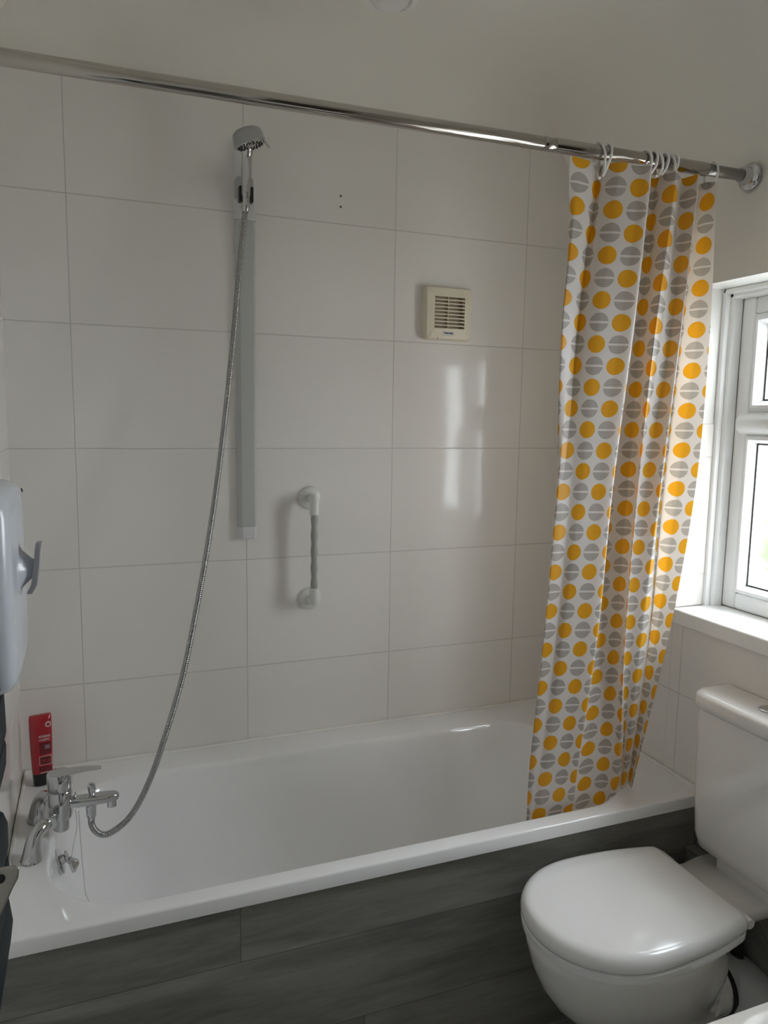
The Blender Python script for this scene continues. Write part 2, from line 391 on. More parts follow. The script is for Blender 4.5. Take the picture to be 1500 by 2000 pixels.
# bevelled beads / sashes as a sloped ring
def bead(y0, y1, z0, z1, wd=.022, out=.018):
    bm = bmesh.new()
    def ring(i, x): return [(x, y0+i, z0+i), (x, y1-i, z0+i), (x, y1-i, z1-i), (x, y0+i, z1-i)]
    loft(bm, [ring(0, FX0+.004), ring(wd*.35, FX0-.008), ring(wd*.6, FX0-.008), ring(wd, FX0+.016), ring(wd, FX0+.05), ring(0, FX0+.05)], True, False, False)
    return bm
L1 = (MY+.03, fy1-.045, fz0+.045, 1.496); L2 = (MY+.03, fy1-.045, 1.556, fz1-.045); L3 = (fy0+.045, MY-.03, fz0+.045, fz1-.045)
for L, nm in ((L1, 'glazing_bead'), (L2, 'fanlight_sash'), (L3, 'casement_sash')):
    wdt = .022 if nm == 'glazing_bead' else .030
    wpart(nm, bead(*L, wd=wdt), M_upvc)
    bm = bmesh.new(); box(bm, FX0+.020, FX0+.044, L[0]+wdt*.5, L[1]-wdt*.5, L[2]+wdt*.5, L[3]-wdt*.5); wpart('pane', bm, M_glass)
    bm = bmesh.new(); i = wdt; x = FX0+.0165
    for q in (0, 1):
        pass
    rframe(bm, x, x+.0015, L[0]+i-.001, L[1]-i+.001, L[2]+i-.001, L[3]-i+.001, .0055); wpart('gasket', bm, M_black)
# casement handle
bm = bmesh.new(); box(bm, FX0-.03, FX0-.008, MY-.052, MY-.038, 1.38, 1.48); box(bm, FX0-.014, FX0, MY-.055, MY-.035, 1.40, 1.44); wpart('handle', bm, M_upvc, bevel=.004)
# quadrant trims round the reveal
bm = bmesh.new()
for (o0, o1, xa) in ((.0, .014, RX+.088), (.0, .026, RX+.104)):
    box(bm, xa, FX0+.004, WY1-.003-o1, WY1-.003-o0, WZ0, WZ1-.004)
    box(bm, xa, FX0+.004, WY0+.003+o0, WY0+.003+o1, WZ0, WZ1-.004)
    box(bm, xa, FX0+.004, WY0, WY1, WZ1-.004-o1, WZ1-.004-o0)
wpart('reveal_trim', bm, M_upvc, bevel=.004)
bm = bmesh.new(); T = [(RX-.025, WY0-.04), (RX-.0065, WY0-.04), (RX-.0065, WY0+.002), (FX0+.01, WY0+.002), (FX0+.01, WY1-.008), (RX-.0065, WY1-.008), (RX-.0065, WY1+.045), (RX-.025, WY1+.045)]
loft(bm, [[(a, b, WZ0-.022) for a, b in T], [(a, b, WZ0+.019) for a, b in T]])
wpart('window_sill', bm, mat('white_gloss_sill', (.86, .86, .85), .12), bevel=.006)

# outside: a green hedge bank beyond the glass
hd = bmesh.new(); bmesh.ops.create_icosphere(hd, subdivisions=4, radius=1)
for v in hd.verts:
    n_ = 1 + .12*math.sin(v.co.x*9)*math.sin(v.co.y*8+1)*math.sin(v.co.z*11); v.co = Vector((v.co.x*.9, v.co.y*3.0, v.co.z*.8))*n_
ho = obj('hedge', hd, M_green, smooth=3.0); ho.location = (9.5, 3.0, -.2); tag(ho, 'green hedge outside beyond the window', 'hedge')
bm = bmesh.new(); box(bm, 2.4, 16, -8, 9, -1.05, -1.0); struct(obj('ground', bm, mat('bounce_paving', (.62, .60, .56), .9)))  # paving made paler to bounce more light up to the ceiling

# ------------------------------------------------------------------ bath
bath = empty('bathtub', (.85, -.36, 0), 'long white acrylic bathtub against the tiled wall with grey wood-effect side panel', 'bathtub')
def bp_(name, bm, m, **k): return setp(obj(name, bm, m, **k), bath)
ZRM = .55; BF = -.722
def tubring(x0, x1, y0, y1, r, z, N=16): return rrect(x0, x1, y0, y1, r, z, N)
bm = bmesh.new()
x0o, x1o, y0o, y1o = .003, RX-.009, BF, -.003
rings = [
 tubring(x0o+.02, x1o-.0, y0o+.012, y1o, .003, .518),
 tubring(x0o, x1o, y0o, y1o, .003, .518),
 tubring(x0o, x1o, y0o, y1o, .003, .519), tubring(x0o, x1o, y0o, y1o, .004, .5455),
 tubring(x0o+.001, x1o-.001, y0o+.0015, y1o-.001, .005, .549),
 tubring(x0o+.004, x1o-.004, y0o+.005, y1o-.004, .006, .5505), tubring(x0o+.005, x1o-.005, y0o+.006, y1o-.005, .006, .5505),
]
inner_keys = [
 (.078, 1.512, -.682, -.108, .20, .14, .5505), (.082, 1.507, -.678, -.113, .20, .14, .5490), (.087, 1.499, -.671, -.121, .195, .14, .542),
 (.092, 1.488, -.665, -.130, .19, .135, .524), (.099, 1.465, -.655, -.143, .185, .13, .48), (.120, 1.405, -.640, -.160, .18, .13, .40),
 (.160, 1.330, -.622, -.178, .17, .12, .31), (.195, 1.255, -.600, -.200, .15, .12, .225), (.240, 1.205, -.570, -.230, .12, .10, .178),
 (.310, 1.140, -.520, -.280, .09, .07, .160), (.42, 1.05, -.46, -.34, .05, .05, .156)]
for q in range(len(inner_keys)-1):
    K = [inner_keys[max(0, q-1)], inner_keys[q], inner_keys[q+1], inner_keys[min(len(inner_keys)-1, q+2)]]
    nsub = 5
    for e in range(nsub + (1 if q == len(inner_keys)-2 else 0)):
        t = e/nsub
        v_ = [.5*(2*K[1][c] + (K[2][c]-K[0][c])*t + (2*K[0][c]-5*K[1][c]+4*K[2][c]-K[3][c])*t*t + (3*K[1][c]-K[0][c]-3*K[2][c]+K[3][c])*t**3) if q else K[1][c]*(1-t)+K[2][c]*t for c in range(7)]
        rings.append(tubring(v_[0], v_[1], v_[2], v_[3], (v_[5], v_[4], v_[4], v_[5]), v_[6]))
loft(bm, rings, True, False, True)
tub = bp_('tub', bm, M_acryl, smooth=.9)
bm = bmesh.new(); box(bm, .003, RX-.008, -.706, -.690, 0.0, .516); bp_('side_panel', bm, M_vinyl)
bm = bmesh.new()
def bead_run(bm, a, b, r=.006): tube(bm, [a, b], r, 8)
bead_run(bm, (.006, -.006, .552), (RX-.012, -.006, .552), .0055); bead_run(bm, (.006, -.006, .552), (.006, -.71, .552), .005); bead_run(bm, (RX-.012, -.006, .552), (RX-.012, -.70, .552), .0055)
bp_('sealant', bm, M_sealant, smooth=True)
# overflow with plug hanger, and waste chain
ov = bmesh.new(); oc = Vector((.100, -.372, .490)); ax = Vector((1, 0, .35)).normalized()
lathe(ov, oc - ax*.006, ax, [(0, .031), (.008, .031), (.011, .027), (.012, .012), (.020, .010), (.024, .016), (.027, .016), (.029, .004)])
of = bp_('overflow_cover', ov, M_chrome, smooth=True)
bm = bmesh.new(); lathe(bm, oc + ax*.022 + Vector((.004, -.004, -.020)), (.9, 0, .3), [(0, .019), (.006, .019), (.010, .014), (.018, .006), (.019, .001)], 20)
bp_('plug', bm, M_chrome, smooth=True)
bm = bmesh.new(); c0 = (.139, -.372, .612); c1 = (.126, -.378, .492)
def chain(bm, P, r=.0011, pitch=.0034):
    P = [Vector(p) for p in P]; L = sum((b-a).length for a, b in zip(P, P[1:])); nn = max(2, int(L/pitch)); d = 0
    pts, rr = [], []; seg = 0; acc = 0
    for k in range(nn*2+1):
        s = L*k/(nn*2)
        while seg < len(P)-2 and s > acc + (P[seg+1]-P[seg]).length: acc += (P[seg+1]-P[seg]).length; seg += 1
        l = (P[seg+1]-P[seg]).length; pts.append(P[seg].lerp(P[seg+1], (s-acc)/l)); rr.append(r if k % 2 else r*.45)
    tube(bm, pts, rr, 6)
chain(bm, catmull([c0, (.141, -.373, .57), (.133, -.377, .53), c1], 8))
chain(bm, [(.146, -.372, .606), (.149, -.376, .50), (.154, -.380, .40), (.19, -.40, .31)])
bp_('plug_chain', bm, M_chrome_soft, smooth=True)

# ------------------------------------------------------------------ bath shower mixer tap
tap = empty('bath_mixer_tap', (.09, -.365, .55), 'chrome bath shower mixer tap with lever standing on the bath end', 'tap')
def tp(name, bm, m=M_chrome, **k): return setp(obj(name, bm, m, **k), tap)
for sy, yb, ye in ((-1, -.452, -.420), (1, -.278, -.310)):
    bm = bmesh.new()
    pts = catmull([(.050, yb, .5515), (.0515, yb, .568), (.054, yb, .588), (.060, yb - sy*.004, .606), (.071, yb - sy*.014, .615), (.082, ye, .615)], 7)
    N = len(pts); rs = [.0235 - .0095*min(1, (i/(N*.60))**.8) for i in range(N)]
    tube(bm, pts, rs, 24); tp('pillar_leg', bm, smooth=True)
bm = bmesh.new(); lathe(bm, (.086, -.43, .615), (0, 1, 0), [(0, .0155), (.003, .017), (.028, .017), (.030, .013), (.099, .013), (.101, .017), (.127, .017), (.130, .0155)], 28)
tp('crossbar', bm, smooth=True)
bm = bmesh.new(); lathe(bm, (.108, -.365, .563), (0, 0, 1), [(0, .014), (.003, .0175), (.030, .0185), (.032, .024), (.040, .0265), (.097, .0265), (.099, .025)], 32)
tp('valve_body', bm, smooth=True)
bm = bmesh.new(); lathe(bm, (.108, -.365, .664), (0, 0, 1), [(0, .0265), (.002, .0275), (.036, .0275), (.040, .026), (.042, .018), (.0425, .002)], 32)
lv = []
for t, wd, zc, th in ((0, .020, .699, .010), (.03, .017, .702, .008), (.055, .013, .703, .006), (.082, .0105, .702, .005), (.090, .007, .7015, .004)):
    lv.append([(.108+t, -.365+a*wd/1, zc + b*th/2) for a, b in ((-1, -.4), (-.7, -1), (.7, -1), (1, -.4), (1, .4), (.7, 1), (-.7, 1), (-1, .4))])
loft(bm, lv); tp('lever_handle', bm, smooth=.8)
bm = bmesh.new()
sp_ = []
for t, wd, th in ((.120, .015, .012), (.150, .0165, .0115), (.205, .0165, .011), (.222, .015, .010), (.232, .010, .008), (.236, .004, .004)):
    sp_.append([(t, -.365 + wd*math.copysign(abs(math.cos(a))**.55, math.cos(a)), .626 + th*math.copysign(abs(math.sin(a))**.55, math.sin(a))) for a in [2*PI*k/24 for k in range(24)]])
loft(bm, sp_); lathe(bm, (.219, -.365, .618), (0, 0, -1), [(0, .011), (.016, .011), (.017, .009)], 20)
lathe(bm, (.173, -.365, .618), (0, 0, -1), [(0, .016), (.006, .013), (.020, .0115), (.022, .0115)], 24)
tp('spout', bm, smooth=.8)
bm = bmesh.new(); lathe(bm, (.176, -.365, .636), (0, 0, 1), [(0, .007), (.004, .006), (.010, .008), (.020, .0095), (.028, .008), (.031, .003)], 20); tp('diverter_knob', bm, smooth=True)
bm = bmesh.new(); lathe(bm, (.139, -.365, .636), (0, 0, 1), [(0, .004), (.006, .003), (.010, .0035), (.016, .0005)], 12); tp('chain_stay', bm, smooth=True)

# ------------------------------------------------------------------ shower hose (its own thing), handset, rail
hp = [[0.173, -0.365, 0.588], [0.1735, -0.365, 0.562], [0.183, -0.365, 0.543], [0.199, -0.365, 0.532], [0.221, -0.365, 0.537], [0.254, -0.365, 0.561], [0.285, -0.351, 0.598], [0.318, -0.335, 0.66], [0.342, -0.322, 0.72], [0.372, -0.305, 0.802], [0.403, -0.286, 0.901], [0.438, -0.26, 1.047], [0.461, -0.242, 1.151], [0.49, -0.218, 1.299], [0.513, -0.197, 1.436], [0.536, -0.174, 1.588], [0.558, -0.15, 1.748], [0.575, -0.13, 1.889], [0.589, -0.115, 1.997], [0.598, -0.108, 2.068]]
cp = catmull(hp, 60)
L = 0; acc = [0]
for a, b in zip(cp, cp[1:]): L += (b-a).length; acc.append(L)
npt = int(L/.0050)*3; pts, rr = [], []; j = 0
for k in range(npt+1):
    s = L*k/npt
    while j < len(acc)-2 and acc[j+1] < s: j += 1
    t = (s-acc[j])/max(1e-9, acc[j+1]-acc[j]); pts.append(cp[j].lerp(cp[j+1], min(1, t))); rr.append((.0078, .0078, .0058)[k % 3])
bm = bmesh.new(); tube(bm, pts, rr, 12)
hose = obj('shower_hose', bm, M_hose, smooth=3.0); tag(hose, 'long ribbed chrome shower hose hanging from handset to bath tap', 'hose')
for nm, c, d in (('hose_nut', (.173, -.365, .602), (0, 0, -1)), ('hose_nut', (.5995, -.1065, 2.083), (-.1, -.08, -1))):
    bm = bmesh.new(); lathe(bm, c, d, [(0, .0095), (.002, .0115), (.016, .0115), (.018, .010), (.026, .0085)], 16); setp(obj(nm, bm, M_chrome, smooth=True), hose)

rail = empty('shower_riser_rail', (.616, -.012, 1.17), 'tall grey plastic shower riser rail cover on the back wall', 'shower rail')
def rp(name, bm, m, **k): return setp(obj(name, bm, m, **k), rail)
def prism(bm, prof, z0, z1, prof2=None):
    loft(bm, [[(x, y, z0) for x, y in prof], [(x, y, z1) for x, y in (prof2 or prof)]])
bm = bmesh.new(); prism(bm, [(.588, -.001), (.588, -.008), (.599, -.020), (.637, -.020), (.643, -.008), (.643, -.001)], 1.208, 2.062); rp('rail_cover', bm, M_rail, bevel=.002, seg=2)
bm = bmesh.new(); prism(bm, [(.590, -.001), (.590, -.008), (.600, -.021), (.636, -.021), (.641, -.008), (.641, -.001)], 1.172, 1.208, [(.5875, -.001), (.5875, -.009), (.599, -.022), (.637, -.022), (.6435, -.009), (.6435, -.001)]); rp('end_cap', bm, M_railcap, bevel=.003)
bm = bmesh.new(); prism(bm, [(.585, -.001), (.585, -.012), (.592, -.026), (.640, -.026), (.646, -.012), (.646, -.001)], 2.062, 2.160); rp('rail_bracket', bm, M_railcap, bevel=.003)
bm = bmesh.new(); prism(bm, [(.586, -.001), (.586, -.018), (.636, -.018), (.636, -.001)], 2.160, 2.262); rp('top_plate', bm, M_railcap, bevel=.002)
bm = bmesh.new(); box(bm, .584, .632, -.055, -.012, 2.112, 2.166); rp('handset_slider', bm, M_silver_plastic, bevel=.008)
bm = bmesh.new()
for s in (-1, 1):
    prism(bm, [(.603+s*.013-.006, -.100), (.603+s*.013-.006, -.075), (.603+s*.013+.006, -.075), (.603+s*.013+.006, -.100)], 2.088, 2.128)
rp('holder_clip', bm, M_black, bevel=.003)
bm = bmesh.new(); tube(bm, [(.603, -.07, 2.11), (.603, -.095, 2.11)], .019, 20); rp('holder_socket', bm, M_chrome_soft, smooth=True)

hs = empty('shower_handset', (.603, -.11, 2.09), 'chrome shower handset with round head and black nozzles on the rail', 'shower head')
def hp_(name, bm, m, **k): return setp(obj(name, bm, m, **k), hs)
HC = Vector((.5985, -.150, 2.232)); HN = Vector((.28, -.02, -.96)).normalized()
bm = bmesh.new(); tube(bm, catmull([(.600, -.108, 2.080), (.600, -.110, 2.12), (.601, -.108, 2.165), (.602, -.112, 2.205), (.602, -.125, 2.232)], 6), [.0095]*4 + [.0115]*4 + [.0135]*10 + [.0155]*7, 24)
hp_('handle', bm, M_chrome, smooth=True)
bm = bmesh.new(); lathe(bm, HC - HN*.020, HN, [(0, .018), (.002, .030), (.008, .037), (.016, .0395), (.034, .0405), (.038, .0395), (.040, .037)], 48)
hp_('head', bm, M_silver_plastic, smooth=.8)
ha, hb = frame(HN)
bm = bmesh.new(); lathe(bm, HC + HN*.0195, HN, [(0, .0365), (.0015, .036), (.002, .033)], 40); hp_('spray_plate', bm, M_chrome_soft, smooth=True)
for R_, n_, nr in ((.030, 16, .0024), (.024, 16, .0024), (.016, 10, .0016)):
    for k in range(n_):
        a = 2*PI*(k + (.5 if R_ == .024 else 0))/n_; c = HC + HN*.0208 + (ha*math.cos(a) + hb*math.sin(a))*R_
        bm = bmesh.new(); lathe(bm, c, HN, [(0, nr), (.002, nr), (.0024, nr*.5)], 8); hp_('nozzle', bm, M_nozzle, smooth=True)
bm = bmesh.new(); tube(bm, [HC + HN*.01 + Vector((.030, -.028, 0)), HC + HN*.03 + Vector((.038, -.036, 0))], .0028, 8); hp_('spray_lever', bm, M_chrome_soft, smooth=True)

# two small filled drill holes
for z in (2.162, 2.132):
    bm = bmesh.new(); lathe(bm, (.896, .0005, z), (0, -1, 0), [(0, .0035), (.0012, .0035), (.0014, .002)], 12)
    o = obj('screw_hole', bm, mat('hole_plug', (.12, .11, .10), .7), smooth=True)
    tag(o, 'small dark screw hole in tile, %s of the pair right of shower head' % ('upper' if z > 2.15 else 'lower'), 'screw hole', 'screw holes in the tiles')

# ------------------------------------------------------------------ grab rail
gr = empty('grab_rail', (.805, 0, .978), 'short vertical white grab rail on the tiled wall above the bath', 'grab rail')
def gp(name, bm, m, **k): return setp(obj(name, bm, m, **k), gr)
for z, sg in ((1.286, -1), (.978, 1)):
    bm = bmesh.new(); lathe(bm, (.806, 0, z), (0, -1, 0), [(0, .035), (.004, .035), (.010, .031), (.013, .022), (.014, .014)], 40); gp('wall_flange', bm, M_grab, smooth=True)
    bm = bmesh.new(); tube(bm, catmull([(.806, -.012, z), (.806, -.036, z), (.804, -.053, z+sg*.010), (.803, -.058, z+sg*.028), (.803, -.058, z+sg*.044)], 6), .0145, 20); gp('elbow', bm, M_grab, smooth=True)
bm = bmesh.new(); N = 80; tube(bm, [(.803, -.058, 1.020+.222*k/N) for k in range(N+1)], [.0098 + .0011*math.sin(2*PI*k/N*4.5) for k in range(N+1)], 20); gp('grip_bar', bm, M_grabbar, smooth=True)

# ------------------------------------------------------------------ extractor fan
fan = empty('extractor_fan', (1.237, 0, 1.77), 'square cream slatted extractor fan on the tiled wall', 'extractor fan')
def fp(name, bm, m, **k): return setp(obj(name, bm, m, **k), fan)
fx0, fx1, fz0_, fz1_ = 1.160, 1.316, 1.768, 1.927
bm = bmesh.new()
def rr_y(x0, x1, z0, z1, r, y): return [Vector((p.x, y, p.y)) for p in rrect(x0, x1, z0, z1, r, 0, 6)]
lx0, lx1, lz0, lz1 = 1.188, 1.290, 1.800, 1.898
loft(bm, [rr_y(fx0, fx1, fz0_, fz1_, .010, 0), rr_y(fx0, fx1, fz0_, fz1_, .010, -.026), rr_y(fx0+.004, fx1-.004, fz0_+.004, fz1_-.004, .010, -.032), rr_y(lx0, lx1, lz0, lz1, .002, -.035), rr_y(lx0, lx1, lz0, lz1, .002, -.010)], True, False, True)
fp('casing', bm, M_cream, smooth=.8)
bm = bmesh.new(); box(bm, lx0, lx1, -.016, -.012, lz0, lz1); fp('shutter', bm, M_cream_dark)
for k in range(10):
    z = lz0 + (lz1-lz0)*k/9
    bm = bmesh.new(); loft(bm, [[(x, -.036, z-.0012), (x, -.036, z+.0022), (x, -.026, z+.0050), (x, -.026, z+.0022)] for x in (lx0-.001, lx1+.001)]); fp('slat', bm, M_cream)
bm = bmesh.new(); box(bm, 1.2365, 1.2395, -.025, -.016, lz0, lz1); fp('slat_support', bm, M_cream)
bm = bmesh.new(); box(bm, 1.216, 1.256, -.0345, -.0335, 1.780, 1.793); lab(fp('name_plate', bm, mat('pale_blue_plate', (.62, .61, .53), .4)), 'pale plate with dark blue maker name')
RY = Matrix(((1,0,0),(0,0,1),(0,1,0))).transposed() if False else Matrix(((1,0,0),(0,0,-1),(0,1,0)))
text_obj('maker_name', 'Vent-Axia', M_blue_ink, (1.236, -.0350, 1.7885), RY, .008, fan, .030)
for (x, z) in ((1.297, 1.797), (1.200, 1.7725)):
    bm = bmesh.new(); lathe(bm, (x, -.0325, z), (0, -1, 0), [(0, .0022), (.001, .0022), (.0012, .001)], 10); fp('screw', bm, M_dark_steel)

# ------------------------------------------------------------------ shower curtain rod
rod = empty('shower_curtain_rod', (.85, -.72, 2.10), 'polished steel shower curtain rod spanning above the bath', 'curtain rod')
def rz(x): return 2.098 + .016*x/1.7
def rdp(name, bm, m, **k): return setp(obj(name, bm, m, **k), rod)
def seg(x0, x1, r, name, m):
    bm = bmesh.new(); a = Vector((x0, -.72, rz(x0))); b = Vector((x1, -.72, rz(x1))); d = b-a
    lathe(bm, a, d, [(0, r*.93), (.0015, r), (d.length-.0015, r), (d.length, r*.93)], 40); return rdp(name, bm, m, smooth=.8)
seg(.02, 1.112, .0138, 'outer_tube', M_steel_rod); seg(1.112, 1.140, .0143, 'joint_collar', M_steel_rod); seg(1.140, 1.560, .0148, 'inner_tube', M_steel_rod); seg(1.560, 1.672, .0130, 'end_tube', M_dark_steel)
for x, s in ((1.694, -1), (.0, 1)):
    bm = bmesh.new(); lathe(bm, (x, -.72, rz(x)), (s, 0, 0), [(0, .033), (.003, .033), (.008, .029), (.012, .020), (.022, .0175), (.030, .0165), (.031, .012)], 40); rdp('end_flange', bm, M_chrome, smooth=.8)

# ------------------------------------------------------------------ shower curtain
CK = [[[1.179,-0.725,2.05,-0.5],[1.204,-0.725,2.05,0],[1.248,-0.713,2.055,0.57],[1.275,-0.694,2.062,1],[1.273,-0.713,2.055,1.43],[1.298,-0.735,2.047,2],[1.348,-0.745,2.044,3],[1.371,-0.755,2.04,3.5],[1.4,-0.706,2.058,4.3],[1.424,-0.681,2.067,5.4],[1.446,-0.681,2.067,6],[1.438,-0.706,2.058,6.45],[1.448,-0.745,2.044,7.15],[1.5,-0.706,2.058,7.6],[1.508,-0.725,2.051,8],[1.514,-0.745,2.044,8.5],[1.553,-0.696,2.062,9.3],[1.565,-0.686,2.066,10.3],[1.563,-0.725,2.052,11],[1.57,-0.745,2.045,11.5]],[[1.219,-0.678,1.751,-0.5],[1.189,-0.708,1.747,0.1],[1.225,-0.701,1.746,0.6],[1.251,-0.686,1.747,1],[1.255,-0.703,1.743,1.4],[1.28,-0.717,1.739,2],[1.331,-0.727,1.734,3],[1.362,-0.737,1.73,3.6],[1.382,-0.697,1.736,4.4],[1.407,-0.672,1.74,5.3],[1.437,-0.672,1.738,6],[1.437,-0.692,1.734,6.45],[1.432,-0.726,1.728,7.05],[1.47,-0.702,1.73,7.35],[1.497,-0.706,1.727,8],[1.508,-0.726,1.723,8.5],[1.546,-0.677,1.73,9.3],[1.56,-0.672,1.73,10.3],[1.574,-0.706,1.722,11],[1.597,-0.726,1.717,11.65]],[[1.237,-0.655,1.361,-0.5],[1.213,-0.675,1.364,0.3],[1.212,-0.685,1.365,0.7],[1.226,-0.685,1.364,1],[1.247,-0.685,1.364,1.4],[1.269,-0.695,1.364,2],[1.312,-0.705,1.364,3],[1.345,-0.715,1.365,3.8],[1.359,-0.685,1.361,4.5],[1.392,-0.655,1.358,5.3],[1.438,-0.655,1.357,6],[1.44,-0.685,1.36,6.55],[1.427,-0.705,1.362,6.8],[1.451,-0.675,1.359,7.4],[1.473,-0.68,1.359,8],[1.496,-0.705,1.36,8.9],[1.528,-0.665,1.356,9.4],[1.55,-0.655,1.354,10.4],[1.567,-0.685,1.357,11],[1.605,-0.705,1.358,12.05]],[[1.232,-0.633,0.988,-0.5],[1.21,-0.654,0.996,0.3],[1.206,-0.664,0.999,0.7],[1.22,-0.664,0.998,1.15],[1.24,-0.664,0.996,1.5],[1.255,-0.674,0.998,2],[1.3,-0.684,0.996,3],[1.339,-0.694,0.995,3.95],[1.356,-0.663,0.985,4.5],[1.391,-0.638,0.974,5],[1.435,-0.642,0.971,6],[1.445,-0.663,0.976,6.6],[1.433,-0.683,0.983,6.8],[1.448,-0.663,0.976,7.6],[1.468,-0.663,0.974,8.2],[1.493,-0.673,0.974,9],[1.533,-0.652,0.964,9.6],[1.545,-0.642,0.96,10.6],[1.547,-0.662,0.966,11],[1.57,-0.682,0.97,12.2]],[[1.238,-0.613,0.644,-0.5],[1.206,-0.629,0.657,0.5],[1.193,-0.645,0.666,0.9],[1.203,-0.65,0.667,1.3],[1.22,-0.65,0.664,1.6],[1.237,-0.655,0.664,2],[1.284,-0.659,0.658,3],[1.319,-0.669,0.657,4.1],[1.335,-0.643,0.642,4.4],[1.376,-0.628,0.628,5],[1.428,-0.632,0.622,6],[1.445,-0.647,0.626,6.6],[1.455,-0.658,0.629,7],[1.48,-0.642,0.618,7.5],[1.491,-0.626,0.609,8.2],[1.493,-0.642,0.616,9],[1.516,-0.631,0.607,9.6],[1.53,-0.611,0.595,10.4],[1.526,-0.631,0.606,11],[1.52,-0.652,0.616,12]],[[1.232,-0.607,0.531,-0.5],[1.208,-0.623,0.544,0.5],[1.195,-0.638,0.554,0.9],[1.202,-0.643,0.556,1.4],[1.214,-0.643,0.553,1.7],[1.227,-0.648,0.553,2],[1.277,-0.65,0.545,3],[1.32,-0.657,0.541,4.1],[1.334,-0.637,0.528,4.4],[1.371,-0.624,0.514,5],[1.427,-0.625,0.504,6],[1.44,-0.639,0.509,6.6],[1.449,-0.646,0.511,7],[1.468,-0.635,0.502,7.5],[1.476,-0.625,0.495,8.2],[1.481,-0.635,0.499,9],[1.5,-0.625,0.49,9.6],[1.509,-0.614,0.483,10.4],[1.509,-0.624,0.489,11],[1.505,-0.643,0.499,12]]]
PITCH = .0485
ztop = 2.090
nk = 20; cols = []
for k in range(nk):
    poly = [CK[r][k] for r in range(6)]          # x y z u
    cols.append(poly)
def at(poly, z):
    # poly sorted by falling z; linear extrapolation past the ends
    if z >= poly[0][2]: a, b = poly[0], poly[1]
    elif z <= poly[-1][2]: a, b = poly[-2], poly[-1]
    else:
        for a, b in zip(poly, poly[1:]):
            if a[2] >= z >= b[2]: break
    t = (z-a[2])/(b[2]-a[2])
    if z > poly[0][2]: t *= .3
    i = poly.index(a); p0 = poly[max(i-1, 0)]; p3 = poly[min(i+2, 5)]
    if 0 <= t <= 1:
        def cm(j):
            m1 = (b[j]-p0[j])/(b[2]-p0[2])*(b[2]-a[2]) if p0 is not a else b[j]-a[j]
            m2 = (p3[j]-a[j])/(p3[2]-a[2])*(b[2]-a[2]) if p3 is not b else b[j]-a[j]
            return (2*t**3-3*t**2+1)*a[j] + (t**3-2*t**2+t)*m1 + (-2*t**3+3*t**2)*b[j] + (t**3-t**2)*m2
        return cm(0), cm(1), cm(3)
    return tuple(a[j] + (b[j]-a[j])*t for j in (0, 1, 3))
bm = bmesh.new(); uvl = bm.loops.layers.uv.new('UVMap')
NZ = 110; SUB = 7; G = []; UVd = {}
for iz in range(NZ+1):
    row = []; base = [at(c, ztop - (ztop-.50)*iz/NZ) for c in cols]
    P = cardinal([(x, y, u) for x, y, u in base], SUB, .30)
    for q, p in enumerate(P):
        kf = q/SUB                                   # knot coordinate
        tt = min(1, max(0, (kf-10.5)/2.5)); zlow = .465 + (.556-.465)*tt*tt*(3-2*tt)
        top = ztop - .012*max(0, kf-17)/2
        z = top - (top-zlow)*iz/NZ
        b2 = None
        row.append((p, z, kf))
    G.append(row)
V = []
nq = len(G[0])
for iz in range(NZ+1):
    r = []
    for q in range(nq):
        z = G[iz][q][1]
        # evaluate at the true height
        f = (ztop - z)/(ztop-.50)*NZ; i0 = min(NZ-1, max(0, int(f))); t = f-i0
        p = G[i0][q][0].lerp(G[i0+1][q][0], t) if t <= 1 else G[NZ][q][0] + (G[NZ][q][0]-G[NZ-1][q][0])*(t-1)
        yy = p.y
        if z < .62: yy = max(yy, -.662)
        if z < .54: yy = max(yy, -.645)
        v = bm.verts.new((p.x, yy, z)); UVd[v] = (p.z, (2.04-z)/PITCH); r.append(v)
    V.append(r)
for iz in range(NZ):
    for q in range(nq-1):
        f = bm.faces.new((V[iz][q], V[iz+1][q], V[iz+1][q+1], V[iz][q+1]))
        for l in f.loops: l[uvl].uv = UVd[l.vert]
curtain = obj('shower_curtain', bm, M_curtain, smooth=3.2, uvdone=True)
tag(curtain, 'white shower curtain with yellow and grey dots hanging into the bath', 'shower curtain')
# hooks: thin white C rings over the rod
ringx = [(1.256, -4), (1.276, 6), (1.382, -3), (1.399, 4), (1.412, -5), (1.430, 5), (1.447, -3), (1.458, 6), (1.575, 3)]
names = ['leftmost', 'second from the left', 'third from the left', 'fourth from the left', 'middle', 'fourth from the right', 'third from the right', 'second from the right', 'rightmost, apart from the others']
for (x, tw), nm in zip(ringx, names):
    bm = bmesh.new(); pts = []; z0 = rz(x)
    for k in range(29):
        a = math.radians(-80 + 330*k/28)
        lean = math.radians(tw*1.6)
        rl = .036 if nm.startswith(('leftmost', 'second from the left', 'rightmost')) else .025
        pz = rl*math.sin(a) - (rl-.0195); py = .021*math.cos(a)*(1 if pz > -.02 else .85)
        pts.append((x + pz*math.sin(lean)*1.5, -.72 + py, z0 + pz))
    tube(bm, pts, .0028, 10); o = obj('curtain_ring', bm, M_ring, smooth=True)
    tag(o, 'white plastic curtain ring on the steel rod, %s' % nm, 'curtain ring', 'curtain rings on the rod')

